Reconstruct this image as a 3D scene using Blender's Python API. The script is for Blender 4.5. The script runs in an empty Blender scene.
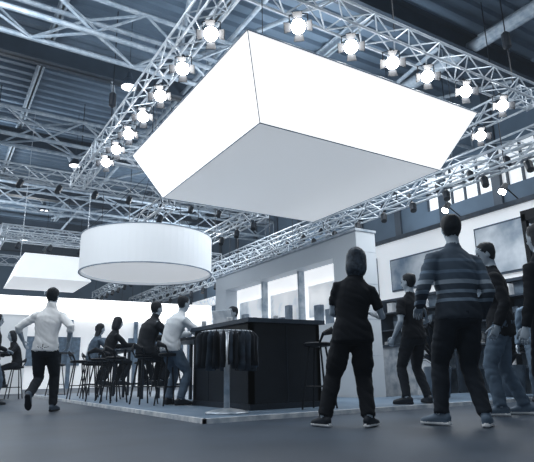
import bpy, math, random
from mathutils import Vector as V, Matrix, Euler, noise
from mathutils.bvhtree import BVHTree
random.seed(4)
SC=bpy.context.scene
try:
    SC.view_settings.view_transform='Standard'; SC.view_settings.look='None'
except Exception: pass

# ------------------------------------------------ materials
def lin(c): return c/12.92 if c<=.04045 else ((c+.055)/1.055)**2.4
def D(v):
    a=(.012,.028,.055); b=(.385,.465,.545); c=(1,1,1)
    if v<.5: t=v/.5; r=[a[i]+(b[i]-a[i])*t for i in range(3)]
    else: t=(v-.5)/.5; r=[b[i]+(c[i]-b[i])*t for i in range(3)]
    return tuple(lin(x) for x in r)+(1,)
MATS={}
def M(name,v,rough=.7,emit=0,metal=0,var=.12,scale=6,kind='noise'):
    if name in MATS: return MATS[name]
    m=bpy.data.materials.new(name); m.use_nodes=True; nt=m.node_tree; b=nt.nodes['Principled BSDF']
    b.inputs['Roughness'].default_value=rough; b.inputs['Metallic'].default_value=metal
    b.inputs['Specular IOR Level'].default_value=.3
    tc=nt.nodes.new('ShaderNodeTexCoord')
    cr=nt.nodes.new('ShaderNodeValToRGB')
    lo=D(max(0,v*(1-var))); hi=D(min(1,v*(1+var)))
    cr.color_ramp.elements[0].color=lo; cr.color_ramp.elements[1].color=hi
    if kind=='noise':
        n=nt.nodes.new('ShaderNodeTexNoise'); n.inputs['Scale'].default_value=scale; n.inputs['Detail'].default_value=4
        nt.links.new(tc.outputs['Object'],n.inputs['Vector']); nt.links.new(n.outputs['Fac'],cr.inputs['Fac'])
        cr.color_ramp.elements[0].position=.35; cr.color_ramp.elements[1].position=.65
    elif kind=='planks':
        n=nt.nodes.new('ShaderNodeTexWave'); n.wave_type='BANDS'; n.bands_direction='Z'
        n.inputs['Scale'].default_value=scale; n.inputs['Distortion'].default_value=.6; n.inputs['Detail'].default_value=3
        nt.links.new(tc.outputs['Object'],n.inputs['Vector']); nt.links.new(n.outputs['Fac'],cr.inputs['Fac'])
        cr.color_ramp.elements[0].position=.0; cr.color_ramp.elements[1].position=.35
    nt.links.new(cr.outputs['Color'],b.inputs['Base Color'])
    if emit>0:
        nt.links.new(cr.outputs['Color'],b.inputs['Emission Color']); b.inputs['Emission Strength'].default_value=emit
    MATS[name]=m; return m
def stripes_mat():
    m=bpy.data.materials.new('striped_knit'); m.use_nodes=True; nt=m.node_tree; b=nt.nodes['Principled BSDF']
    tc=nt.nodes.new('ShaderNodeTexCoord'); sp=nt.nodes.new('ShaderNodeSeparateXYZ'); nt.links.new(tc.outputs['Object'],sp.inputs[0])
    cr=nt.nodes.new('ShaderNodeValToRGB'); cr.color_ramp.interpolation='CONSTANT'
    mp=nt.nodes.new('ShaderNodeMapRange'); mp.inputs['From Min'].default_value=.9; mp.inputs['From Max'].default_value=1.6
    nt.links.new(sp.outputs['Z'],mp.inputs['Value']); nt.links.new(mp.outputs[0],cr.inputs['Fac'])
    e=cr.color_ramp.elements; e[0].position=0; e[0].color=D(.2); e[1].position=.12; e[1].color=D(.55)
    for p,c in ((.16,.24),(.22,.58),(.26,.28),(.33,.66),(.38,.36),(.46,.5),(.5,.34),(.6,.44),(.64,.32)):
        x=e.new(p); x.color=D(c)
    nt.links.new(cr.outputs['Color'],b.inputs['Base Color']); b.inputs['Roughness'].default_value=.9
    return m

# ------------------------------------------------ mesh accumulator
class MB:
    def __init__(s): s.v=[];s.f=[];s.m=[]
    def add(s,vs,fs,m=0):
        o=len(s.v); s.v+=[tuple(p) for p in vs]
        for f in fs: s.f.append(tuple(i+o for i in f)); s.m.append(m)
    def box(s,x0,x1,y0,y1,z0,z1,m=0):
        vs=[(x,y,z) for z in (z0,z1) for y in (y0,y1) for x in (x0,x1)]
        s.add(vs,[(0,2,3,1),(4,5,7,6),(0,1,5,4),(2,6,7,3),(0,4,6,2),(1,3,7,5)],m)
    def loft(s,pts,rs,ref=None,m=0,n=12,caps=True):
        pts=[V(p) for p in pts]; k=len(pts); vs=[]; 
        for i,p in enumerate(pts):
            t=(pts[min(i+1,k-1)]-pts[max(i-1,0)])
            t=t.normalized() if t.length>1e-9 else V((0,0,1))
            r=V(ref) if ref is not None else (V((1,0,0)) if abs(t.x)<.9 else V((0,1,0)))
            x=r-t*r.dot(t)
            if x.length<1e-4: x=V((0,1,0))-t*t.y
            x.normalize(); y=t.cross(x)
            a=rs[i] if not isinstance(rs,(int,float)) else rs
            rx,ry=(a,a) if isinstance(a,(int,float)) else a
            for j in range(n):
                w=2*math.pi*j/n; vs.append(p+x*rx*math.cos(w)+y*ry*math.sin(w))
        fs=[]
        for i in range(k-1):
            for j in range(n):
                j2=(j+1)%n; fs.append((i*n+j,i*n+j2,(i+1)*n+j2,(i+1)*n+j))
        if caps: fs.append(tuple(reversed(range(n)))); fs.append(tuple((k-1)*n+j for j in range(n)))
        s.add(vs,fs,m)
    def ball(s,c,r,ref=(1,0,0),up=(0,0,1),m=0,n=12,k=8):
        c=V(c);up=V(up).normalized(); rx,ry,rz=(r,r,r) if isinstance(r,(int,float)) else r
        P=[];R=[]
        for i in range(k+1):
            a=-math.pi/2+math.pi*i/k; P.append(c+up*rz*math.sin(a)); q=max(.02,math.cos(a)); R.append((rx*q,ry*q))
        s.loft(P,R,ref,m,n)
    def cyl(s,a,b,r,m=0,n=10,r2=None): s.loft([a,b],[r,r if r2 is None else r2],None,m,n)
    def truss(s,a,b,w=.45,r=.03,m=0,seg=None,rd=None):
        a=V(a);b=V(b);d=(b-a);L=d.length;d.normalize();u=V((0,0,1));
        sd=d.cross(u).normalized(); up=sd.cross(d)
        cs=[sd*i*w/2+up*j*w/2 for i,j in ((-1,-1),(1,-1),(1,1),(-1,1))]
        for c in cs: s.cyl(a+c,b+c,r,m,6)
        N=max(1,int(L/(seg or w*1.05))); st=L/N; rd=rd or r*.55
        for q in range(4):
            c1=cs[q];c2=cs[(q+1)%4]
            for i in range(N):
                p=a+d*st*i; p2=a+d*st*(i+1)
                if (i+q)%2: s.cyl(p+c1,p2+c2,rd,m,5)
                else: s.cyl(p+c2,p2+c1,rd,m,5)
        for i in (0,N):
            p=a+d*st*i
            for q in range(4): s.cyl(p+cs[q],p+cs[(q+1)%4],rd,m,5)
    def build(s,name,mats,loc=(0,0,0),rz=0,smooth=False,parent=None):
        me=bpy.data.meshes.new(name); me.from_pydata(s.v,[],s.f)
        for m in mats: me.materials.append(m)
        me.polygons.foreach_set('material_index',s.m)
        if smooth: me.polygons.foreach_set('use_smooth',[True]*len(s.f))
        me.update(); o=bpy.data.objects.new(name,me); SC.collection.objects.link(o)
        o.location=loc; o.rotation_euler=(0,0,rz)
        if parent: o.parent=parent
        return o

# ------------------------------------------------ people
def ik(a,t,l1,l2,pole):
    a=V(a);t=V(t);d=t-a;L=min(d.length,(l1+l2)*.995); d.normalize(); t=a+d*L
    x=(l1*l1-l2*l2+L*L)/(2*L); h=math.sqrt(max(0,l1*l1-x*x))
    p=V(pole); p=p-d*p.dot(d); p.normalize()
    return a+d*x+p*h,t
def hand(mb,w,d,n,side,m,curl=.4,s=1):
    d=V(d).normalized(); n=V(n); n=(n-d*n.dot(d)).normalized(); x=d.cross(n)
    if side<0: x=-x
    w=V(w)
    mb.loft([w-d*.03,w+d*.015,w+d*.05,w+d*.09,w+d*.1],[(.024,.02),(.03,.017),(.042,.016),(.041,.013),(.034,.008)],x,m,10)
    for i,(o,L) in enumerate(((-.031,.062),(-.0105,.074),(.0105,.08),(.031,.07))):
        p=w+d*.085+x*o; pts=[p]; ang=curl*.5; q=p
        for k,fr in enumerate((.45,.32,.23)):
            q=q+(d*math.cos(ang)+n*math.sin(ang))*L*fr; pts.append(q); ang+=curl*1.1
        mb.loft(pts,[.0095,.009,.008,.0055],x,m,6)
    p=w+d*.025+x*.03
    mb.loft([p,p+(d*.6+x*.6+n*.3)*.035,p+(d*.9+x*.55+n*.5)*.06,p+(d*1.1+x*.5+n*.6)*.075],[.014,.012,.01,.007],x,m,6)

def person(name,pos,yaw,H=1.75,top=None,pants=None,shoe=None,sole=None,hair=None,skin=None,
           hip=(0,0,.93),lean=(0,0),twist=0,footL=(-.11,0,0),footR=(.11,0,0),toeL=8,toeR=-8,pitL=0,pitR=0,
           handL=(-.27,.02,.84),handR=(.27,.02,.84),elL=(-.3,-1,0),elR=(.3,-1,0),kn=(0,1,0),knL=None,knR=None,
           sleeve='long',hairstyle='short',hy=0,hp=0,female=False,hem=-.06,bulk=1.0,curl=.45,loose=1.0,collar=False,bag=None):
    s=H/1.75; mb=MB()
    S,PN,SK,SH,SO,HR=0,1,2,3,4,5
    hip=V(hip); up=V((0,0,1))
    sp=V((lean[0],lean[1],1)).normalized()
    neck=hip+up*.12+sp*.45
    tw=math.radians(twist)
    rt=V((math.cos(tw),math.sin(tw),0)); rt=(rt-sp*rt.dot(sp)).normalized(); fw=sp.cross(rt)
    def spn(t):  # t in m above hip
        a=hip+up*t; 
        if t<=.05: return a
        q=(t-.05)/.52; p0=hip+up*.05; p1=hip+up*.22; p2=neck
        return p0*(1-q)**2+p1*2*q*(1-q)+p2*q*q
    hw=.165 if not female else .172
    mb.loft([spn(t)-V((0,.012,0)) for t in (-.15,-.10,-.03,.05,.12)],[(.09,.075),(.15*bulk,.105*bulk),(hw*bulk,.118*bulk),(.158*bulk,.11*bulk),(.14*bulk,.10*bulk)],(1,0,0),PN,16)
    sw=(.178 if not female else .155)*bulk
    T=[(hem-.015,(hw+.004)*bulk,.118*bulk),(hem,(hw+.016)*bulk,.13*bulk),(.04,(.168)*bulk,.126*bulk),(.14,(.150 if not female else .138)*bulk,.113*bulk),(.24,.158*bulk if not female else .146*bulk,.115*bulk),(.36,sw,.122*bulk),(.44,sw*.99,.112*bulk),(.50,sw*.80,.085*bulk),(.545,.085,.07),(.575,.062,.06)]
    mb.loft([spn(t) for t,_,_ in T],[(a,b) for _,a,b in T],rt,S,20)
    if collar: mb.loft([neck-sp*.02,neck+sp*.03,neck+sp*.05],[(.08,.075),(.072,.07),(.066,.064)],rt,S,12)
    sh=spn(.455); sj=(.172 if not female else .15)*bulk
    wr={}
    for sd,hd,el in ((-1,handL,elL),(1,handR,elR)):
        a=sh+rt*sd*sj; e,w=ik(a,hd,.285,.25,el)
        k=1.0 if not female else .88
        inner=a-rt*sd*.06+sp*.015
        mb.loft([inner,a,a.lerp(e,.3),a.lerp(e,.7),e,e.lerp(w,.3),e.lerp(w,.75),w],[.05*k,.054*k,.05*k,.043*k,.039*k,.040*k,.031*k,.026*k],(0,0,1) if abs((e-a).normalized().z)<.8 else (1,0,0),SK,10)
        if sleeve=='long':
            q=.009*loose
            mb.loft([inner,a+sp*.004,a.lerp(e,.3),a.lerp(e,.75),e,e.lerp(w,.3),e.lerp(w,.8),e.lerp(w,.97)],[.058*k+q,.060*k+q,.056*k+q,.050*k+q,.047*k+q,.047*k+q,.038*k+q,.035*k+q],(1,0,0),S,12)
        elif sleeve=='rolled':
            mb.loft([inner,a+sp*.004,a.lerp(e,.3),a.lerp(e,.75),e,e.lerp(w,.18),e.lerp(w,.28)],[.064,.067,.062,.056,.054,.054,.053],(1,0,0),S,12)
        else:
            mb.loft([inner,a+sp*.004,a.lerp(e,.3),a.lerp(e,.68)],[.060*k,.064*k,.064*k,.062*k],(1,0,0),S,12)
        wr[sd]=(e,w)
    for sd,ft,toe,pit,kk in ((-1,footL,toeL,pitL,knL),(1,footR,toeR,pitR,knR)):
        h=hip+V((sd*.088,0,-.03)); pr=math.radians(pit)
        ty=math.radians(toe); fd=V((-math.sin(ty),math.cos(ty),0)); 
        ball=V(ft)+V((0,0,.02))+fd*.12
        dv=fd*math.cos(pr)-up*math.sin(pr); upf=up*math.cos(pr)+fd*math.sin(pr)
        ank=ball-dv*.12+upf*.065
        kn_,an=ik(h,ank,.435,.41,kk or kn)
        g=loose
        mb.loft([h+up*.05,h-up*.02,h.lerp(kn_,.3),h.lerp(kn_,.7),kn_,kn_.lerp(an,.3),kn_.lerp(an,.7),an.lerp(kn_,.04)],
                [.085*bulk,.096*bulk,.089*bulk,.072*g*bulk,.063*g,.064*g,.055*g,.054*g],(1,0,0),PN,14)
        mb.loft([an+upf*.05,an],[.038,.036],None,SK,10)
        o=an-upf*.05
        L=[(-.075,.022,.022,.012),(-.06,.034,.04,.02),(-.02,.040,.052,.03),(.04,.043,.045,.022),(.1,.049,.034,.012),(.15,.046,.027,.006),(.185,.034,.02,.002),(.2,.015,.01,0)]
        mb.loft([o+dv*a+upf*z for a,_,_,z in L],[(b,c) for _,b,c,_ in L],dv.cross(upf),SH,12)
        L=[(-.082,.026),(-.06,.038),(0,.040),(.06,.044),(.12,.053),(.17,.044),(.205,.018)]
        mb.loft([o+dv*a-upf*.018 for a,b in L],[(b,.014) for a,b in L],dv.cross(upf),SO,12)
    hyr=math.radians(hy); hpr=math.radians(hp)
    nd=(sp*.7+up*.6).normalized()
    hr=(rt*math.cos(hyr)+fw*math.sin(hyr)).normalized(); 
    hr=(hr-V((0,0,hr.z*.8))).normalized()
    hu0=(up*.8+sp*.3).normalized(); hu0=(hu0-hr*hu0.dot(hr)).normalized(); hf0=hu0.cross(hr)
    hf=hf0*math.cos(hpr)-hu0*math.sin(hpr); hu=hu0*math.cos(hpr)+hf0*math.sin(hpr)
    hb=neck+nd*.055; hc=hb+hu*.095+hf*.018
    mb.loft([neck-sp*.04,neck+nd*.02,hb+hu*.02,hb+hu*.06],[.066,.056,.053,.052],rt,SK,12)
    def hp_(x,y,z): return hc+hr*x+hf*y+hu*z
    L=[(-.122,.014,.014,.05),(-.112,.032,.034,.045),(-.09,.048,.056,.03),(-.06,.060,.074,.016),(-.02,.068,.088,.004),(.02,.073,.095,-.002),(.055,.073,.094,-.006),(.085,.063,.08,-.01),(.108,.042,.054,-.012),(.12,.012,.016,-.012)]
    mb.loft([hp_(0,y,z) for z,_,_,y in L],[(a,b) for _,a,b,_ in L],hr,SK,16)
    mb.loft([hp_(0,.082,.012),hp_(0,.096,-.012),hp_(0,.108,-.032),hp_(0,.09,-.04)],[.008,.011,.015,.009],hr,SK,8)
    for sd in (-1,1): mb.ball(hp_(sd*.075,-.005,-.012),(.009,.02,.032),hr,hu,SK,8,6)
    L=[(-.075,.045,.03,-.06),(-.05,.064,.055,-.044),(-.02,.079,.076,-.036),(.01,.084,.086,-.032),(.04,.087,.096,-.024),(.08,.081,.098,-.016),(.11,.062,.076,-.012),(.135,.016,.02,-.012)]
    mb.loft([hp_(0,y,z) for z,_,_,y in L],[(a,b) for _,a,b,_ in L],hr,HR,16)
    if hairstyle=='bob':
        L=[(-.165,.06,.035,-.08),(-.15,.098,.06,-.065),(-.10,.112,.076,-.05),(-.03,.108,.086,-.034),(.04,.102,.096,-.02),(.09,.086,.092,-.014),(.125,.055,.062,-.012),(.142,.016,.02,-.012)]
        mb.loft([hp_(0,y,z) for z,_,_,y in L],[(a,b) for _,a,b,_ in L],hr,HR,16)
    if hairstyle=='long':
        L=[(-.26,.05,.02,-.09),(-.2,.08,.035,-.085),(-.1,.09,.05,-.06),(-.02,.088,.07,-.04),(.05,.086,.09,-.02),(.1,.07,.08,-.014)]
        mb.loft([hp_(0,y,z) for z,_,_,y in L],[(a,b) for _,a,b,_ in L],hr,HR,16)
    mats=[top,pants,skin,shoe,sole,hair,M('eye_dark',.05,.3)]
    # voxel-union into one continuous surface
    raw=mb.build('tmp_raw',mats); bv=BVHTree.FromPolygons([V(v) for v in mb.v],mb.f)
    r=raw.modifiers.new('r','REMESH'); r.mode='VOXEL'; r.voxel_size=.0115
    sm=raw.modifiers.new('s','SMOOTH'); sm.factor=.5; sm.iterations=3
    dg=bpy.context.evaluated_depsgraph_get(); me=bpy.data.meshes.new_from_object(raw.evaluated_get(dg))
    bpy.data.objects.remove(raw)
    out=MB(); out.v=[tuple(v.co) for v in me.vertices]; 
    nrm=[v.normal.copy() for v in me.vertices]; cl=[0]*len(out.v)
    for p in me.polygons:
        _,_,idx,_=bv.find_nearest(p.center); mi=mb.m[idx] if idx is not None else 0
        out.f.append(tuple(p.vertices)); out.m.append(mi)
        if mi in (S,PN,HR):
            for vi in p.vertices: cl[vi]=mi+1
    for i,c in enumerate(out.v):
        if cl[i]:
            p=V(c); 
            if cl[i]==HR+1: a=noise.noise(V((p.x*45,p.y*45,p.z*14)))*.005
            else:
                q=V((p.x*7,p.y*7,p.z*12+p.x*8)); a=(abs(noise.noise(q))-.2)*.015
            out.v[i]=tuple(p+nrm[i]*a)
    for sd in (-1,1):
        e,w=wr[sd]; d=(w-e).normalized(); hand(out,w,d,(-rt*sd*.8+fw*.4) if abs(d.z)>.6 else V((0,0,-1)),sd,SK,curl)
    for sd in (-1,1):
        out.ball(hp_(sd*.03,.079,.0),(.013,.010,.008),hr,hu,6,8,6)
        out.loft([hp_(sd*.016,.092,.021),hp_(sd*.032,.089,.026),hp_(sd*.048,.076,.02)],[.003,.004,.002],hr,HR,5)
    out.loft([hp_(-.022,.078,-.066),hp_(0,.088,-.064),hp_(.022,.078,-.066)],[(.003,.004),(.007,.006),(.003,.004)],hu,6,6)
    if bag:
        bx=V((.24,-.02,.95)); 
        out.loft([bx+V((0,0,-.16)),bx+V((0,0,-.14)),bx+V((0,0,.08)),bx+V((0,0,.1))],[(.03,.12),(.055,.16),(.05,.15),(.03,.14)],(1,0,0),1,14)
        a=sh+rt*.10+sp*.07
        out.loft([bx+V((0,-.12,.08)),a+V((.05,-.07,-.08)),a,a+V((.05,.07,-.08)),bx+V((0,.12,.08))],[(.012,.004)]*5,(0,1,0),1,6)
    o=out.build(name,mats,pos,math.radians(yaw),True)
    o.scale=(s,s,s); bpy.data.meshes.remove(me)
    return o

# ------------------------------------------------ room shell
flo=M('carpet_dark',.25,.5,var=.10,scale=1.2)
mb=MB(); mb.box(-16,17,-4,46,-.1,0); mb.build('floor',[flo])
deck=M('roof_deck_steel',.47,.6,var=.1,scale=.4); steel=M('beam_steel',.25,.5,var=.1,scale=1); steel_l=M('beam_steel_light',.66,.5,var=.08)
mb=MB(); zc=11.2; y=-4; vs=[];fs=[]
prof=[]
while y<46:
    prof+= [(y,zc),(y+.22,zc),(y+.27,zc-.13),(y+.45,zc-.13),(y+.5,zc)]; y+=.5
for (yy,zz) in prof: vs+=[(-16,yy,zz),(17,yy,zz)]
for i in range(len(prof)-1): fs.append((2*i,2*i+1,2*i+3,2*i+2))
mb.add(vs,fs); mb.box(-16,17,-4,46,zc+.05,zc+.2)
mb.build('ceiling',[deck])
wallm=M('hall_wall_panels',.42,.8,var=.08,scale=.5); glass=M('window_daylight',.9,.5,emit=.5,var=.02)
mb=MB(); mb.box(-16,17,46,46.2,0,11.4); mb.build('wall_back',[wallm])
mb=MB(); mb.box(-16.2,-16,-4,46,0,11.4); mb.build('wall_left',[wallm])
mb=MB(); mb.box(17,17.2,-4,46,0,6.9); mb.box(17,17.2,-4,46,8.4,11.4); mb.box(17,17.2,-4,7,6.9,8.4); mb.box(17,17.2,14.5,46,6.9,8.4)
y=-4
while y<46: mb.box(16.9,17.2,y,y+.35,0,11.3,1); y+=2.5
mb.build('wall_right',[wallm,steel])
mb=MB(); mb.box(17.08,17.1,7,14.5,6.9,8.4,0)
y=7
while y<14.5: mb.box(17.0,17.14,y,y+.08,6.9,8.4,1); y+=.62
mb.box(17,17.14,7,14.5,7.6,7.67,1)
mb.build('window_1',[glass,steel])

# roof structure
mb=MB()
def ibeam(mb,a,b,h,w,m=0,t=.05):
    a=V(a);b=V(b);d=(b-a).normalized();sd=V((d.y,-d.x,0)).normalized()
    def slab(z0,z1,hw):
        c=[a+sd*hw,a-sd*hw,b-sd*hw,b+sd*hw]
        vs=[(p.x,p.y,p.z+z0) for p in c]+[(p.x,p.y,p.z+z1) for p in c]
        mb.add(vs,[(0,1,2,3),(7,6,5,4),(0,4,5,1),(1,5,6,2),(2,6,7,3),(3,7,4,0)],m)
    slab(-h/2,-h/2+t,w/2);slab(h/2-t,h/2,w/2);slab(-h/2,h/2,.03)
for y in (2,9,16,23,30,37,44): ibeam(mb,(-16,y,10.3),(17,y,10.3),.7,.4,0)
for x in range(-14,17,4): ibeam(mb,(x,-4,10.85),(x,46,10.85),.35,.2,1)
for y in (9,16,23,30):
    for x in range(-12,16,8):
        mb.cyl((x,y,10.0),(x+2.2,y+6.8,10.9),.07,1,8); mb.cyl((x+4,y,10.0),(x+1.8,y+6.8,10.9),.07,1,8)
mb.build('roof_beams',[steel,steel_l])
mb=MB()
for y,z in ((12.5,9.3),(19.5,9.2),(27,9)):
    mb.truss((-16,y,z),(17,y,z),1.0,.07,0,seg=1.3)
mb.build('roof_truss',[steel_l])
mb=MB()
for x,z,r in ((-3.5,10.2,.14),(-1.2,10.1,.09),(13.2,10.2,.2),(6.5,10.2,.07)):
    mb.cyl((x,-4,z),(x,46,z),r,0,12)
    y=-2
    while y<46: mb.cyl((x,y,z),(x,y,11),.015,0,5); y+=4
mb.build('ventilation_pipes',[steel_l])
hb=MB()
for x in (-6,-1,4,9,14):
    for y in (14,21,28,35):
        hb.loft([(x,y,9.2),(x,y,9.0),(x,y,8.8),(x,y,8.72)],[.06,.1,.24,.26],None,0,14); hb.cyl((x,y,8.73),(x,y,8.715),.22,1,14); hb.cyl((x,y,9.2),(x,y,11),.012,0,5)
hb.build('high_bay_lamps',[steel,M('lamp_glow',1,.4,emit=3,var=0)])

# suspended rigging
alu=M('truss_aluminium',.76,.35,metal=.3,var=.06); blk=M('black_paint',.10,.5,var=.1)
ZT=6.75
mb=MB()
mb.truss((3.45,6.1,ZT),(3.45,17.5,ZT),.42,.028)
mb.truss((3.2,6.35,ZT),(11.6,6.35,ZT),.42,.028)
mb.truss((11.3,6.35,ZT),(11.3,17,ZT),.42,.028)
mb.truss((3.2,14.4,ZT),(11.6,14.4,ZT),.42,.028)
for x,y in ((3.5,7.2),(3.5,13.8),(10.8,6.35),(11.3,13.8),(7,6.35)):
    mb.cyl((x,y,ZT+.2),(x,y,11),.014,1,6); mb.loft([(x,y,ZT+1.1),(x,y,ZT+1.15),(x,y,ZT+1.5),(x,y,ZT+1.55)],[.05,.1,.1,.05],None,1,10)
def par(x,y,z,dx,dy):
    d=V((dx,dy,-.9)).normalized(); c=V((x,y,z)); sd=d.cross(V((0,0,1))).normalized(); u2=sd.cross(d)
    mb.loft([c-d*.24,c-d*.22,c-d*.1,c+d*.06,c+d*.12],[.04,.085,.10,.13,.14],None,1,16,True)
    mb.loft([c+d*.12,c+d*.15,c+d*.16],[.125,.10,.04],None,2,18)
    for k in range(4):
        a=(sd,u2,-sd,-u2)[k]; b=(u2,-sd,-u2,sd)[k]; p=c+d*.12+a*.135; q=p+d*.10+a*.10
        mb.add([p-b*.07,p+b*.07,q+b*.09,q-b*.09,p-b*.07+a*.008,p+b*.07+a*.008,q+b*.09+a*.008,q-b*.09+a*.008],[(0,1,2,3),(7,6,5,4),(0,3,7,4),(1,5,6,2),(2,6,7,3),(0,4,5,1)],1)
    t=V((x,y,z+.26))
    for k in (-1,1): mb.loft([t,t+sd*k*.16+V((0,0,-.03)),c+sd*k*.16,c+sd*k*.09],[.012]*4,None,1,6)
    mb.cyl(t,(x,y,z+.28),.03,1,8)
for y in (7.36,8.61,9.81,10.9,11.97,13.0,14.0): par(3.5,y,6.28,-.5,-.9)
for x in (4.72,5.89,6.92,7.89,9.06,10.31): par(x,6.42,6.28,-.75,-.9)
par(11.25,7.7,6.28,-.8,-.9)
mb.build('lighting_truss_rig',[alu,blk,M('lamp_lens_glow',1,.3,emit=45,var=0)])
mb=MB()
for a,b,w in (((12.6,4,6.0),(12.6,40,6.0),.5),((14.6,3,7.2),(14.6,40,7.2),.5),((9.8,16,6.3),(9.8,40,6.3),.45),((6.5,17,6.4),(6.5,40,6.4),.45),
              ((1,20,7.2),(1,40,7.2),.45),((-8,20,7.7),(12,20,7.7),.45),((-8,27.9,7.2),(14,27.9,7.2),.45),((0,33,7),(15,33,7),.5),((-2,13,8.2),(-2,30,8.2),.5),((11.8,17,5.2),(11.8,40,5.2),.45)):
    mb.truss(a,b,w,.035,0,seg=w*1.3)
    a=V(a);b=V(b)
    n=int((b-a).length/4)
    for i in range(n+1):
        p=a.lerp(b,i/n); mb.cyl(p,(p.x,p.y,11),.015,1,5)
    for i in range(n*3):
        p=a.lerp(b,(i+.5)/(n*3)); mb.loft([p-V((0,0,w/2)),p-V((0,0,w/2+.1)),p-V((.1,.1,w/2+.35))],[.02,.11,.1],None,1,8)
mb.build('hall_trusses',[alu,blk])
glow=M('lamp_lens_glow',1)

# ------------------------------------------------ lightbox
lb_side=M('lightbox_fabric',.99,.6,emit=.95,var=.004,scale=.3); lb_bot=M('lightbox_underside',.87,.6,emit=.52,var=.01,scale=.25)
mb=MB()
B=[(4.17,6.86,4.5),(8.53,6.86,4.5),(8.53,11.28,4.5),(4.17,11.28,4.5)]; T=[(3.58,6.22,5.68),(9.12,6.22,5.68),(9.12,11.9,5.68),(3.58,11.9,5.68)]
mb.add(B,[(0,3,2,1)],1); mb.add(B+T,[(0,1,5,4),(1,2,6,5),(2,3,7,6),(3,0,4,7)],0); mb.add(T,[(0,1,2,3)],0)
for k in range(4): mb.cyl(B[k],B[(k+1)%4],.010,2,6); mb.cyl(T[k],T[(k+1)%4],.014,2,6); mb.cyl(B[k],T[k],.008,2,6)
for p in ((4,6.45),(8.6,6.45),(4,11.5),(8.6,11.5)): mb.cyl((p[0],p[1],5.68),(p[0],p[1],6.8),.008,3,5)
mb.build('suspended_lightbox',[lb_side,lb_bot,M('lightbox_seam',.6,.5),blk])

# drum
drum_out=M('drum_fabric',.86,.8,emit=.28,var=.004,scale=.5); drum_in=M('drum_diffuser',.93,.7,emit=.5,var=.004,scale=.5)
mb=MB(); c=(4.97,14.57); R=1.85
ring=lambda r,z:[(c[0]+r*math.cos(2*math.pi*k/64),c[1]+r*math.sin(2*math.pi*k/64),z) for k in range(64)]
vs=ring(R,3.28)+ring(R,4.32)+ring(R-.05,4.32)+ring(R-.05,3.28)+ring(R-.05,3.36)
fs=[]
for k in range(64):
    j=(k+1)%64; fs+=[(k,j,64+j,64+k),(64+k,64+j,128+j,128+k),(192+k,192+j,j,k),(256+k,256+j,192+j,192+k)]
mb.add(vs,fs,0); mb.add(ring(R-.05,3.36),[tuple(range(63,-1,-1))],1); mb.add(ring(R-.05,4.25),[tuple(range(64))],1)
for k in range(64):
    j=(k+1)%64
    for z in (3.28,4.32): mb.cyl(ring(R,z)[k],ring(R,z)[j],.018,3,5)
for k in (0,16,32,48):
    p=ring(R-.02,4.3)[k]; mb.cyl(p,(c[0],c[1],6.4),.008,2,5)
mb.cyl((c[0],c[1],6.3),(c[0],c[1],11),.012,2,5)
mb.build('drum_pendant_light',[drum_out,drum_in,blk,M('drum_rim',.6,.6)],smooth=False)

# distant light canopies
mb=MB()
def frus(mb,x0,x1,y0,y1,z0,z1,f,ms=0):
    B=[(x0,y0,z0),(x1,y0,z0),(x1,y1,z0),(x0,y1,z0)]; T=[(x0-f,y0-f,z1),(x1+f,y0-f,z1),(x1+f,y1+f,z1),(x0-f,y1+f,z1)]
    mb.add(B+T,[(0,3,2,1),(0,1,5,4),(1,2,6,5),(2,3,7,6),(3,0,4,7),(4,5,6,7)],ms)
can=M('canopy_fabric',.88,.7,emit=.7,var=.02)
frus(mb,2.2,5.0,21.2,24.4,4.1,5.1,-.35)
mb.truss((1.6,20.9,5.7),(5.9,20.9,5.7),.4,.03,1); mb.truss((1.6,20.9,5.7),(1.6,25,5.7),.4,.03,1); mb.truss((5.9,20.9,5.7),(5.9,25,5.7),.4,.03,1)
for x in (2.4,4.8): mb.cyl((x,21.5,4.9),(x,21.5,11),.012,1,5)
mb.build('hanging_light_canopy',[can,alu])
mb=MB()
mb.box(2.2,12.5,25.9,26.6,3.1,4.05,0)
for x in (2.3,5.4,8.5,11.4): mb.box(x-.08,x+.08,26.1,26.3,0,3.2,1)
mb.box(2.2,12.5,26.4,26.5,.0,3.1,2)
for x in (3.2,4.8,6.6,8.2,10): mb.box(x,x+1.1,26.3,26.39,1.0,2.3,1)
mb.build('exhibition_booth',[M('booth_light_header',1,.6,emit=1.6,var=0),M('booth_grey',.45,.6),M('booth_white_wall',.92,.7,emit=.35,var=.02)])  # white wall glows faintly too, its lit look put into the material
mb=MB()
bw=M('booth_wall_left',.88,.7,emit=.15,var=.01,scale=1)  # faint glow in the wall material imitates light falling on it
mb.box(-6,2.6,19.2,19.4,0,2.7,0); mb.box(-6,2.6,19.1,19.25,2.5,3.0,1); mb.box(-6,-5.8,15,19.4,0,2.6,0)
for x in (-5,-3,-1.3,.5): mb.box(x,x+1.0,19.1,19.2,1.3,2.1,2)
for x in (-4.2,-.2): mb.box(x,x+1.6,18.4,18.9,0,1.0,3); mb.box(x-.05,x+1.65,18.35,18.95,1.0,1.05,2)
mb.build('exhibition_booth',[bw,M('booth_header_l',.95,.6,emit=.9,var=0),M('booth_dark',.32,.6),M('booth_mid',.6,.6)])

# ------------------------------------------------ stand: platform
mb=MB(); mb.box(2.45,6.45,5.2,16,0,.045,0); mb.box(6.45,9.2,5.2,7.25,0,.045,0); mb.box(2.42,9.2,5.16,5.2,0,.05,1); mb.box(2.42,2.45,5.16,16,0,.05,1)
mb.build('stand_platform',[M('platform_carpet',.50,.5,var=.05,scale=2),M('platform_edge',.85,.4)])
Z0=.045
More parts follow.
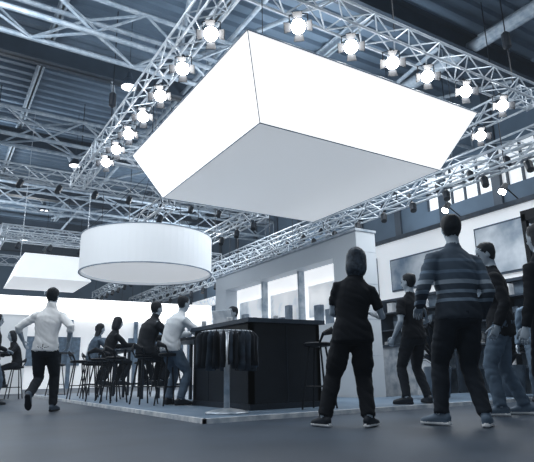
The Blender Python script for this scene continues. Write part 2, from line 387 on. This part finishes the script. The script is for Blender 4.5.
# bar counter
mb=MB(); x0,x1,y0,y1=3.42,4.52,5.95,7.65; ct=1.12
mb.box(x0,x1,y0,y0+.06,Z0,ct,0); mb.box(x0,x0+.06,y0,y1,Z0,ct,0); mb.box(x1-.06,x1,y0,y1,Z0,ct,0); mb.box(x0,x1,y1-.06,y1,Z0,ct,0)
mb.box(x0+.05,x1-.05,y0+.05,y1-.05,Z0,.5,0)
mb.box(x0-.06,x1+.06,y0-.06,y1+.04,ct,ct+.055,1)
mb.box(x0-.02,x1+.02,y0-.02,y1+.02,Z0,Z0+.07,2)
for y in (6.55,7.15): mb.box(x0-.006,x0,y,y+.012,Z0+.08,ct-.02,2)
mb.box(3.97,3.982,y0-.006,y0,Z0+.08,ct-.02,2)
mb.build('bar_counter',[M('counter_black',.08,.35,var=.1),M('counter_top',.25,.3),M('counter_trim',.14,.4)])
CT=ct+.055
mb=MB(); mb.box(-.16,.16,-.11,.11,0,.015,0); mb.add([(-.16,.11,.015),(.16,.11,.015),(.16,.18,.23),(-.16,.18,.23),(-.16,.12,.01),(.16,.12,.01),(.16,.19,.225),(-.16,.19,.225)],[(0,1,2,3),(7,6,5,4),(0,3,7,4),(1,5,6,2),(2,6,7,3),(0,4,5,1)],1)
mb.build('laptop',[M('laptop_dark',.2,.4),M('laptop_screen',.7,.3,emit=.3)],(3.75,7.2,CT),math.radians(120))
for q,(x,y) in enumerate(((3.5,7.5),(3.6,6.85),(4.1,6.4))):
    mb=MB(); mb.loft([(0,0,0),(0,0,.005),(0,0,.09),(0,0,.1)],[.03,.034,.042,.042],None,0,16); mb.loft([(.04,0,.08),(.07,0,.07),(.07,0,.03),(.035,0,.02)],.006,(0,1,0),0,6); mb.build('coffee_cup',[M('porcelain',.9,.3,var=.02)],(x,y,CT),1.0,True)
# round garment rack on a pedestal: plate, ring and hanging dark garments
mb=MB(); zt=.92
mb.cyl((0,0,0.03),(0,0,zt),.035,0,18); mb.loft([(0,0,0),(0,0,.015),(0,0,.03),(0,0,.06)],[.25,.25,.2,.05],None,0,32)
rg=[(.30*math.cos(2*math.pi*k/32),.30*math.sin(2*math.pi*k/32),zt) for k in range(32)]
for k in range(32): mb.cyl(rg[k],rg[(k+1)%32],.012,0,6)
for k in range(4): mb.cyl((0,0,zt),rg[k*8],.01,0,6)
NG=26
for k in range(NG):
    a=2*math.pi*k/NG+random.uniform(-.04,.04); rd=V((math.cos(a),math.sin(a),0)); tg=V((-math.sin(a),math.cos(a),0))
    L=random.uniform(.30,.40); c0=rd*.29; sw_=random.uniform(-.02,.02)
    mb.loft([c0+V((0,0,zt+.015)),c0+V((0,0,zt-.02)),c0+V((0,0,zt-.06)),c0+tg*sw_*.5+V((0,0,zt-.06-L*.4)),c0+tg*sw_+V((0,0,zt-.06-L*.8)),c0+tg*sw_*1.4+V((0,0,zt-.06-L))],
            [(.012,.008),(.06,.016),(.085,.022),(.08,.026),(.088,.03),(.085,.024)],rd,1+(k%3==0)+(k%5==0)*(k%3!=0),10)
mb.build('garment_rack',[M('chrome_grey',.75,.3,metal=.3),M('garment_black',.09,.85,var=.3),M('garment_grey',.22,.85,var=.3)],(2.98,5.74,Z0),0,True)
# stools
def stool(x,y,rz=0,z=Z0,h=.74,back=True):
    mb=MB(); 
    mb.loft([(0,0,h-.03),(0,0,h-.02),(0,0,h+.015),(0,0,h+.03)],[(.12,.12),(.18,.17),(.19,.18),(.16,.15)],(1,0,0),0,20)
    for a in (45,135,225,315):
        t=math.radians(a); mb.cyl((.11*math.cos(t),.11*math.sin(t),h-.02),(.23*math.cos(t),.23*math.sin(t),0),.013,0,8)
    pts=[(.19*math.cos(math.radians(a)),.19*math.sin(math.radians(a)),.27) for a in (45,135,225,315,45)]
    for k in range(4): mb.cyl(pts[k],pts[k+1],.009,0,6)
    if back:
        mb.loft([(-.16,-.10,h),(-.17,-.16,h+.12),(0,-.21,h+.17),(.17,-.16,h+.12),(.16,-.10,h)],[(.012,.012),(.012,.03),(.012,.05),(.012,.03),(.012,.012)],(0,1,0),0,8)
    return mb.build('bar_stool',[M('stool_black',.07,.45)],(x,y,z),rz,False)
stool(4.18,5.55,.5,h=.78)
for x,y,r in ((2.98,8.62,-1.4),(3.12,7.9,-1.5),(2.75,9.5,-1.3),(3.05,10.9,-1.2),(3.0,12.2,-2),(3.3,13.6,.4),(2.75,14.6,-1),(4.3,11.4,1.6),(4.4,13.0,1.8),(4.75,8.6,1.6),(2.7,10.3,-.8),(2.6,11.6,-1.6)): stool(x,y,r)
def hightable(x0,x1,y0,y1,name='bar_table'):
    mb=MB(); mb.box(x0,x1,y0,y1,1.04,1.09,0)
    for x in (x0+.06,x1-.1):
        for y in (y0+.08,y1-.12): mb.box(x,x+.05,y,y+.05,Z0,1.04,0)
    mb.box(x0+.07,x1-.07,y0+.09,y0+.12,.3,.34,0); mb.box(x0+.07,x1-.07,y1-.12,y1-.09,.3,.34,0)
    mb.build(name,[M('table_black',.14,.4)])
hightable(3.6,4.25,8.1,9.6); hightable(3.5,4.0,10.4,11.8); hightable(3.6,4.1,12.7,14.0)
def roundtable(x,y,z=0):
    mb=MB(); mb.loft([(0,0,1.05),(0,0,1.055),(0,0,1.08),(0,0,1.085)],[.33,.36,.36,.34],None,0,28); mb.cyl((0,0,.02),(0,0,1.05),.035,0,12); mb.loft([(0,0,0),(0,0,.015),(0,0,.05)],[.26,.25,.05],None,0,24)
    mb.build('round_bar_table',[M('table_black',.14,.4)],(x,y,z))
roundtable(1.3,14.2); roundtable(-.4,16.5); roundtable(2.95,15.4,Z0)
for x,y,r in ((.7,14.0,-1.5),(1.8,14.6,1.2),(-.9,16.2,-1),(.2,16.9,1)): stool(x,y,r,0)
for k in range(6):
    mb=MB(); mb.loft([(0,0,0),(0,0,.01),(0,0,.1),(0,0,.16),(0,0,.2)],[.03,.035,.035,.014,.013],None,0,12)
    mb.build('bottle',[M('bottle_glass',.3,.2)],(random.uniform(3.8,3.9),9.15+k*.25 if k<2 else 10.5+(k-2)*.3,1.09),0,True)

# booth wall with lit niche (along Y)
wood=M('booth_panel_white',.80,.5,var=.01,scale=.6); whi=M('niche_backlit',.95,.6,emit=.85,var=.02,scale=1)
mb=MB(); X0,X1=6.5,6.98; ya,yb=7.3,13.2
mb.box(X0,X1,ya,yb,0,1.4,0); mb.box(X0,X1,ya,yb,2.66,3.05,0); mb.box(X0,X1,ya,8.0,1.4,2.66,0); mb.box(X0,X1,12.6,yb,1.4,2.66,0)
mb.box(X0+.35,X1,8.0,12.6,1.4,2.66,1)
for y in (9.5,11.05): mb.box(X0+.2,X0+.35,y-.03,y+.03,1.4,2.66,2)
for y in (8.15,9.7,11.25): mb.box(X0+.32,X0+.35,y,y+1.15,1.62,2.3,4)
for k,y in enumerate((8.3,8.62,9.75,10.05,11.3,11.7)):
    mb.box(X0+.1,X0+.2,y,y+.16+.05*(k%2),1.4,1.4+.3+.12*(k%3),3)
mb.box(X0-.02,X1+.02,ya-.02,yb,3.05,3.1,2)
for z in (.75,1.4,2.05,2.66): mb.box(X0-.003,X1+.003,ya-.003,ya,z,z+.012,2)
mb.build('booth_wall_with_niche',[wood,whi,M('shelf_white',.7,.5),M('display_products',.5,.5,var=.3,scale=3),M('niche_picture',.85,.5,emit=.35,var=.16,scale=1.4)])
mb=MB(); mb.box(5.6,6.3,9.0,12,Z0,1.0,0); mb.box(5.55,6.35,8.95,12.05,1.0,1.05,1); mb.box(5.58,6.32,8.98,12.02,Z0,.12,1)
mb.build('reception_counter',[M('counter_white',.75,.5),M('counter_edge',.35,.5)])

# right neighbour booth: lit header and display shelving
mb=MB()
mb.box(9.6,9.9,2.6,14,0,2.2,0); mb.box(9.5,9.9,2.6,14,2.2,3.62,1); mb.box(9.46,9.94,2.56,14.04,3.62,3.72,2); mb.box(9.47,9.9,2.57,14,2.14,2.2,2)
for y,w_,z0,z1 in ((2.9,1.9,2.35,3.2),(5.2,1.7,2.3,3.35),(7.4,2.0,2.35,3.15),(9.9,1.7,2.3,3.3)):
    mb.box(9.44,9.5,y,y+w_,z0,z1,5); mb.box(9.42,9.445,y+.04,y+w_-.04,z0+.04,z1-.04,6)
y=3.0
while y<13.5: mb.box(9.1,9.6,y,y+.05,0,2.14,2); y+=1.1
for z in (.5,.95,1.4,1.8): mb.box(9.15,9.6,3.0,13,z,z+.03,2)
for k in range(76):
    y=3.15+k*.13; z=(.53,.98,1.43,1.83)[k%4]; r_=.04+.02*(k%3); 
    if k%3: mb.box(9.25,9.4,y,y+r_*2,z,z+.14+.05*((k*7)%3),3+4*(k%2))
    else: mb.loft([(9.3,y,z),(9.3,y,z+.02),(9.3,y,z+.16),(9.3,y,z+.22),(9.3,y,z+.26)],[r_*.8,r_,r_,r_*.4,r_*.4],None,7,10)
mb.box(7.9,8.5,7.4,9.8,0,.95,4); mb.box(7.85,8.55,7.35,9.85,.95,1.0,2)
mb.build('exhibition_booth',[M('booth_r_wall',.55,.6),M('booth_r_header',.88,.6,emit=.45,var=.02,scale=.8),M('booth_r_trim',.25,.5),M('booth_r_goods',.35,.5,var=.6,scale=5),M('booth_r_counter',.8,.5),M('panel_frame',.35,.5),M('panel_picture',.64,.5,emit=.15,var=.25,scale=1.3),M('booth_r_goods_light',.85,.5,var=.1)])
mb=MB()
mb.box(13.4,13.7,5,30,0,4.3,0); mb.box(13.2,13.7,5,30,4.3,4.75,1)
y=5.5
while y<30: mb.box(13.3,13.4,y,y+1.2,3.0,4.0,1); y+=2
mb.build('exhibition_booth',[M('booth_far_wall',.45,.6),M('booth_far_header',.85,.6,emit=.5,var=.1)])
mb=MB()
for y in (3.6,4.6,5.9,7.3): 
    mb.cyl((9.6,y,3.76),(9.2,y,3.95),.015,0,6); mb.loft([(9.25,y,4.0),(9.15,y,3.9),(9.1,y,3.83)],[.05,.07,.08],None,0,12); mb.cyl((9.1,y,3.83),(9.09,y,3.82),.07,1,12)
mb.build('booth_arm_lights',[blk,glow])
# dark display cabinet at far right
mb=MB(); x0,x1,y0,y1=6.9,7.6,3.5,4.25
for x in (x0,x1-.07):
    for y in (y0,y1-.07): mb.box(x,x+.07,y,y+.07,0,2.6,0)
mb.box(x0,x1,y0,y1,2.5,2.65,0); mb.box(x0,x1,y0,y1,0,.75,0); mb.box(x0+.5,x1,y0+.03,y1-.03,.75,2.5,1)
for z in (1.2,1.65,2.1): mb.box(x0+.03,x1-.03,y0+.03,y1-.03,z,z+.025,0)
for z in (.77,1.23,1.68):
    for y in (3.7,3.9,4.1): mb.loft([(x0+.26,y,z),(x0+.26,y,z+.02),(x0+.26,y,z+.2),(x0+.26,y,z+.26)],[.04,.05,.045,.02],None,2,12)
mb.build('display_cabinet',[M('cabinet_black',.08,.4),M('cabinet_back',.3,.5),M('cabinet_goods',.5,.5)])
# potted plants
def plant(x,y,z):
    mb=MB(); mb.loft([(0,0,0),(0,0,.02),(0,0,.48),(0,0,.5)],[.14,.16,.22,.2],None,0,20)
    for k in range(70):
        a=random.uniform(0,6.28); t=random.uniform(.3,1.2); L=random.uniform(.4,.7); d=V((math.cos(a)*math.sin(t),math.sin(a)*math.sin(t),math.cos(t)))
        b=V((0,0,.48+random.uniform(0,.4))); sd=d.cross(V((0,0,1))).normalized()
        mb.loft([b,b+d*L*.35+V((0,0,.04)),b+d*L*.7,b+d*L-V((0,0,.1))],[(.006,.003),(.05,.003),(.04,.003),(.003,.002)],sd,1,6)
    mb.cyl((0,0,.45),(0,0,.9),.02,1,8)
    mb.build('potted_plant',[M('pot_grey',.4,.5),M('leaves_dark',.12,.5,var=.3)],(x,y,z),0,True)
plant(7.05,6.15,Z0); plant(8.2,5.6,Z0)

# ------------------------------------------------ people
blkc=M('cloth_black_shirt',.06,.9,var=.15,scale=8); navy=M('trousers_dark',.10,.9,var=.12,scale=8); wht=M('shirt_white',.95,.9,var=.01,scale=8)
jean=M('jeans_grey',.42,.9,var=.08,scale=10); skin=M('skin_tone',.70,.6,var=.03); hd=M('hair_dark',.09,.6,var=.3,scale=30); hl=M('hair_brown',.22,.6,var=.3,scale=30)
sh_d=M('shoe_dark',.12,.5); sole_w=M('sole_white',.95,.6,var=.03); sole_d=M('sole_dark',.08,.6); grey=M('shirt_grey',.5,.9,var=.04); lt=M('shirt_light',.85,.9,var=.02,scale=8)
K=dict(skin=skin,shoe=sh_d,sole=sole_d); 
A=-31.9
def person_(*a,**k):
    k.setdefault('hair',hd); return person(*a,**k)
person_('walking_man',(1.40,8.42,0),A+6,1.8,top=wht,pants=navy,shoe=M('shoe_brown',.3,.5),sole=sole_d,skin=skin,lean=(.04,.12),footL=(-.09,-.30,.09),pitL=48,footR=(.10,.24,0),pitR=0,
   handL=(-.36,.14,.98),elL=(-1,-.9,0),handR=(.31,.0,.95),elR=(.8,-1,0),sleeve='rolled',hip=(0,0,.90),loose=1.12,collar=True,hy=-8,bulk=1.05)
person_('standing_woman',(3.31,3.92,0),A-4,1.66,top=blkc,pants=M('trousers_black',.05,.9,var=.15),shoe=sh_d,sole=sole_w,hair=hl,skin=skin,female=True,footL=(-.26,.03,0),toeL=38,footR=(.15,-.05,0),toeR=-30,
   handL=(-.02,.28,1.08),elL=(-.5,-.5,-.6),handR=(.27,.26,1.10),elR=(.5,-1,-.5),sleeve='short',hairstyle='bob',hip=(.05,0,.905),lean=(.17,.02),loose=1.32,hem=-.10,bulk=1.14,hy=-12)
person_('standing_man',(5.70,5.33,Z0),A+30,1.78,top=blkc,pants=navy,shoe=sh_d,sole=sole_d,skin=skin,footL=(-.19,.03,0),toeL=25,footR=(.15,-.02,0),toeR=-20,sleeve='short',
   handL=(-.28,.10,.87),handR=(.2,.25,1.05),elR=(1,-.7,-.2),hip=(0,0,.915),hy=20,loose=1.1,bulk=1.06)
person_('standing_man',(4.05,3.26,0),A+10,1.92,top=stripes_mat(),pants=M('jeans_dark',.12,.9,var=.12,scale=8),shoe=M('shoe_grey',.4,.6),sole=sole_w,skin=skin,footL=(-.13,.16,0),toeL=30,footR=(.12,-.08,0),toeR=-35,
   handL=(-.22,.2,.98),elL=(-.5,-1,0),handR=(.25,.05,.86),elR=(.2,-1,0),hip=(.03,0,.92),lean=(.06,.04),hy=-15,loose=1.15,bulk=1.14)
person_('standing_man',(5.36,3.72,0),A+70,1.88,top=blkc,pants=jean,shoe=M('shoe_grey',.4,.6),sole=sole_w,skin=skin,footL=(-.12,.10,0),footR=(.12,-.14,0),
   handL=(-.28,.05,.86),handR=(.22,.28,1.12),elR=(.4,-1,-.3),lean=(0,.05),hem=-.14,hy=10,hp=12,loose=1.15,bulk=1.08)
def seated(name,x,y,yaw,z=Z0,**k):
    a=dict(hip=(0,0,.86),footL=(-.16,.30,.27),footR=(.15,.24,.27),toeL=15,toeR=-15,lean=(0,.35),handL=(-.17,.50,1.10),handR=(.17,.50,1.10),elL=(-1,-.4,-1),elR=(1,-.4,-1),knL=(-.2,1,.5),knR=(.2,1,.5))
    a.update(k); return person_(name,(x,y,z),yaw,**a)
seated('seated_man',2.98,8.62,-80,H=1.72,top=M('jacket_black',.08,.8,var=.12),pants=navy,bulk=1.22,loose=1.35,collar=True,**K)
seated('seated_man',3.14,7.9,-75,H=1.74,top=lt,pants=jean,bulk=1.12,loose=1.15,footR=(.18,.05,0),footL=(-.18,.1,0),hip=(0,-.02,.87),lean=(.05,.45),hy=-10,**K)
seated('seated_woman',4.75,8.6,95,H=1.7,top=blkc,pants=navy,female=True,**K)
seated('seated_woman',3.0,10.9,-80,H=1.68,top=blkc,pants=navy,female=True,hairstyle='bob',**K)
seated('seated_man',4.3,11.4,100,H=1.75,top=grey,pants=navy,**K)
seated('seated_man',3.3,13.6,-100,H=1.75,top=wht,pants=navy,**K)
seated('seated_woman',3.0,12.2,-75,H=1.66,top=M('cloth_mid',.35,.9),pants=navy,female=True,hairstyle='long',**K)
seated('seated_man',.7,14.0,-85,z=0,H=1.75,top=grey,pants=navy,**K)
seated('seated_woman',1.8,14.6,100,z=0,H=1.68,top=blkc,pants=navy,female=True,hairstyle='bob',**K)
person_('standing_woman',(1.0,11.5,0),A-70,1.66,top=blkc,pants=jean,female=True,hairstyle='bob',handR=(.2,.25,1.05),elR=(.8,-1,0),bag=True,footL=(-.1,.1,0),footR=(.1,-.1,0),**K)
person_('standing_man',(.9,12.6,0),150,1.78,top=M('cloth_mid',.35,.9),pants=navy,**K)
person_('standing_man',(-.9,17.4,0),150,1.78,top=blkc,pants=navy,**K)
person_('standing_man',(7.9,4.9,0),120,1.75,top=grey,pants=jean,**K)
person_('standing_woman',(4.37,2.56,0),A+20,1.68,top=blkc,pants=navy,female=True,hairstyle='long',handR=(.2,.25,1.05),elR=(.8,-1,0),**K)

# ------------------------------------------------ lights
def area(loc,size,p,rot=(0,0,0),col=(.93,.97,1)):
    l=bpy.data.lights.new('hall_light','AREA'); l.energy=p; l.size=size; l.color=col; o=bpy.data.objects.new('hall_light',l); SC.collection.objects.link(o); o.location=loc; o.rotation_euler=rot
for x in (-8,0,8,14):
    for y in (4,13,23,34): area((x,y,8.6),3,240)
for x,y in ((0,10),(9,12),(0,24),(10,24),(4,36)):
    l=bpy.data.lights.new('ceiling_fill_light','POINT'); l.energy=800; l.shadow_soft_size=1; l.color=(.9,.96,1); o=bpy.data.objects.new('ceiling_fill_light',l); SC.collection.objects.link(o); o.location=(x,y,7.8)  # added point fills without fixtures, to brighten the ceiling and hall
area((7.4,5.8,3.6),1.5,60)
w=bpy.data.worlds.new('world'); SC.world=w; w.use_nodes=True; nt=w.node_tree
nt.nodes['Background'].inputs[0].default_value=(.8,.9,1,1); nt.nodes['Background'].inputs[1].default_value=.3
ab=nt.nodes.new('ShaderNodeVolumeAbsorption'); ab.inputs['Density'].default_value=.002; ab.inputs['Color'].default_value=(0,0,0,1)
em=nt.nodes.new('ShaderNodeEmission'); em.inputs['Color'].default_value=(.57,.68,.79,1); em.inputs['Strength'].default_value=.0008  # haze imitated by a glowing volume that lightens distant surfaces
ad=nt.nodes.new('ShaderNodeAddShader'); nt.links.new(ab.outputs[0],ad.inputs[0]); nt.links.new(em.outputs[0],ad.inputs[1]); nt.links.new(ad.outputs[0],nt.nodes['World Output'].inputs['Volume'])

# ------------------------------------------------ camera
cam=bpy.data.cameras.new('camera'); co=bpy.data.objects.new('camera',cam); SC.collection.objects.link(co)
th=math.radians(15.06);yw=math.radians(-31.9);ro=math.radians(1.07)
R=Euler((math.pi/2+th,0,yw)).to_matrix() @ Matrix.Rotation(-ro,3,'Z')
co.location=(0,0,.48); co.rotation_euler=R.to_euler(); cam.sensor_width=36; cam.lens=530/534*36; cam.clip_end=200
SC.camera=co
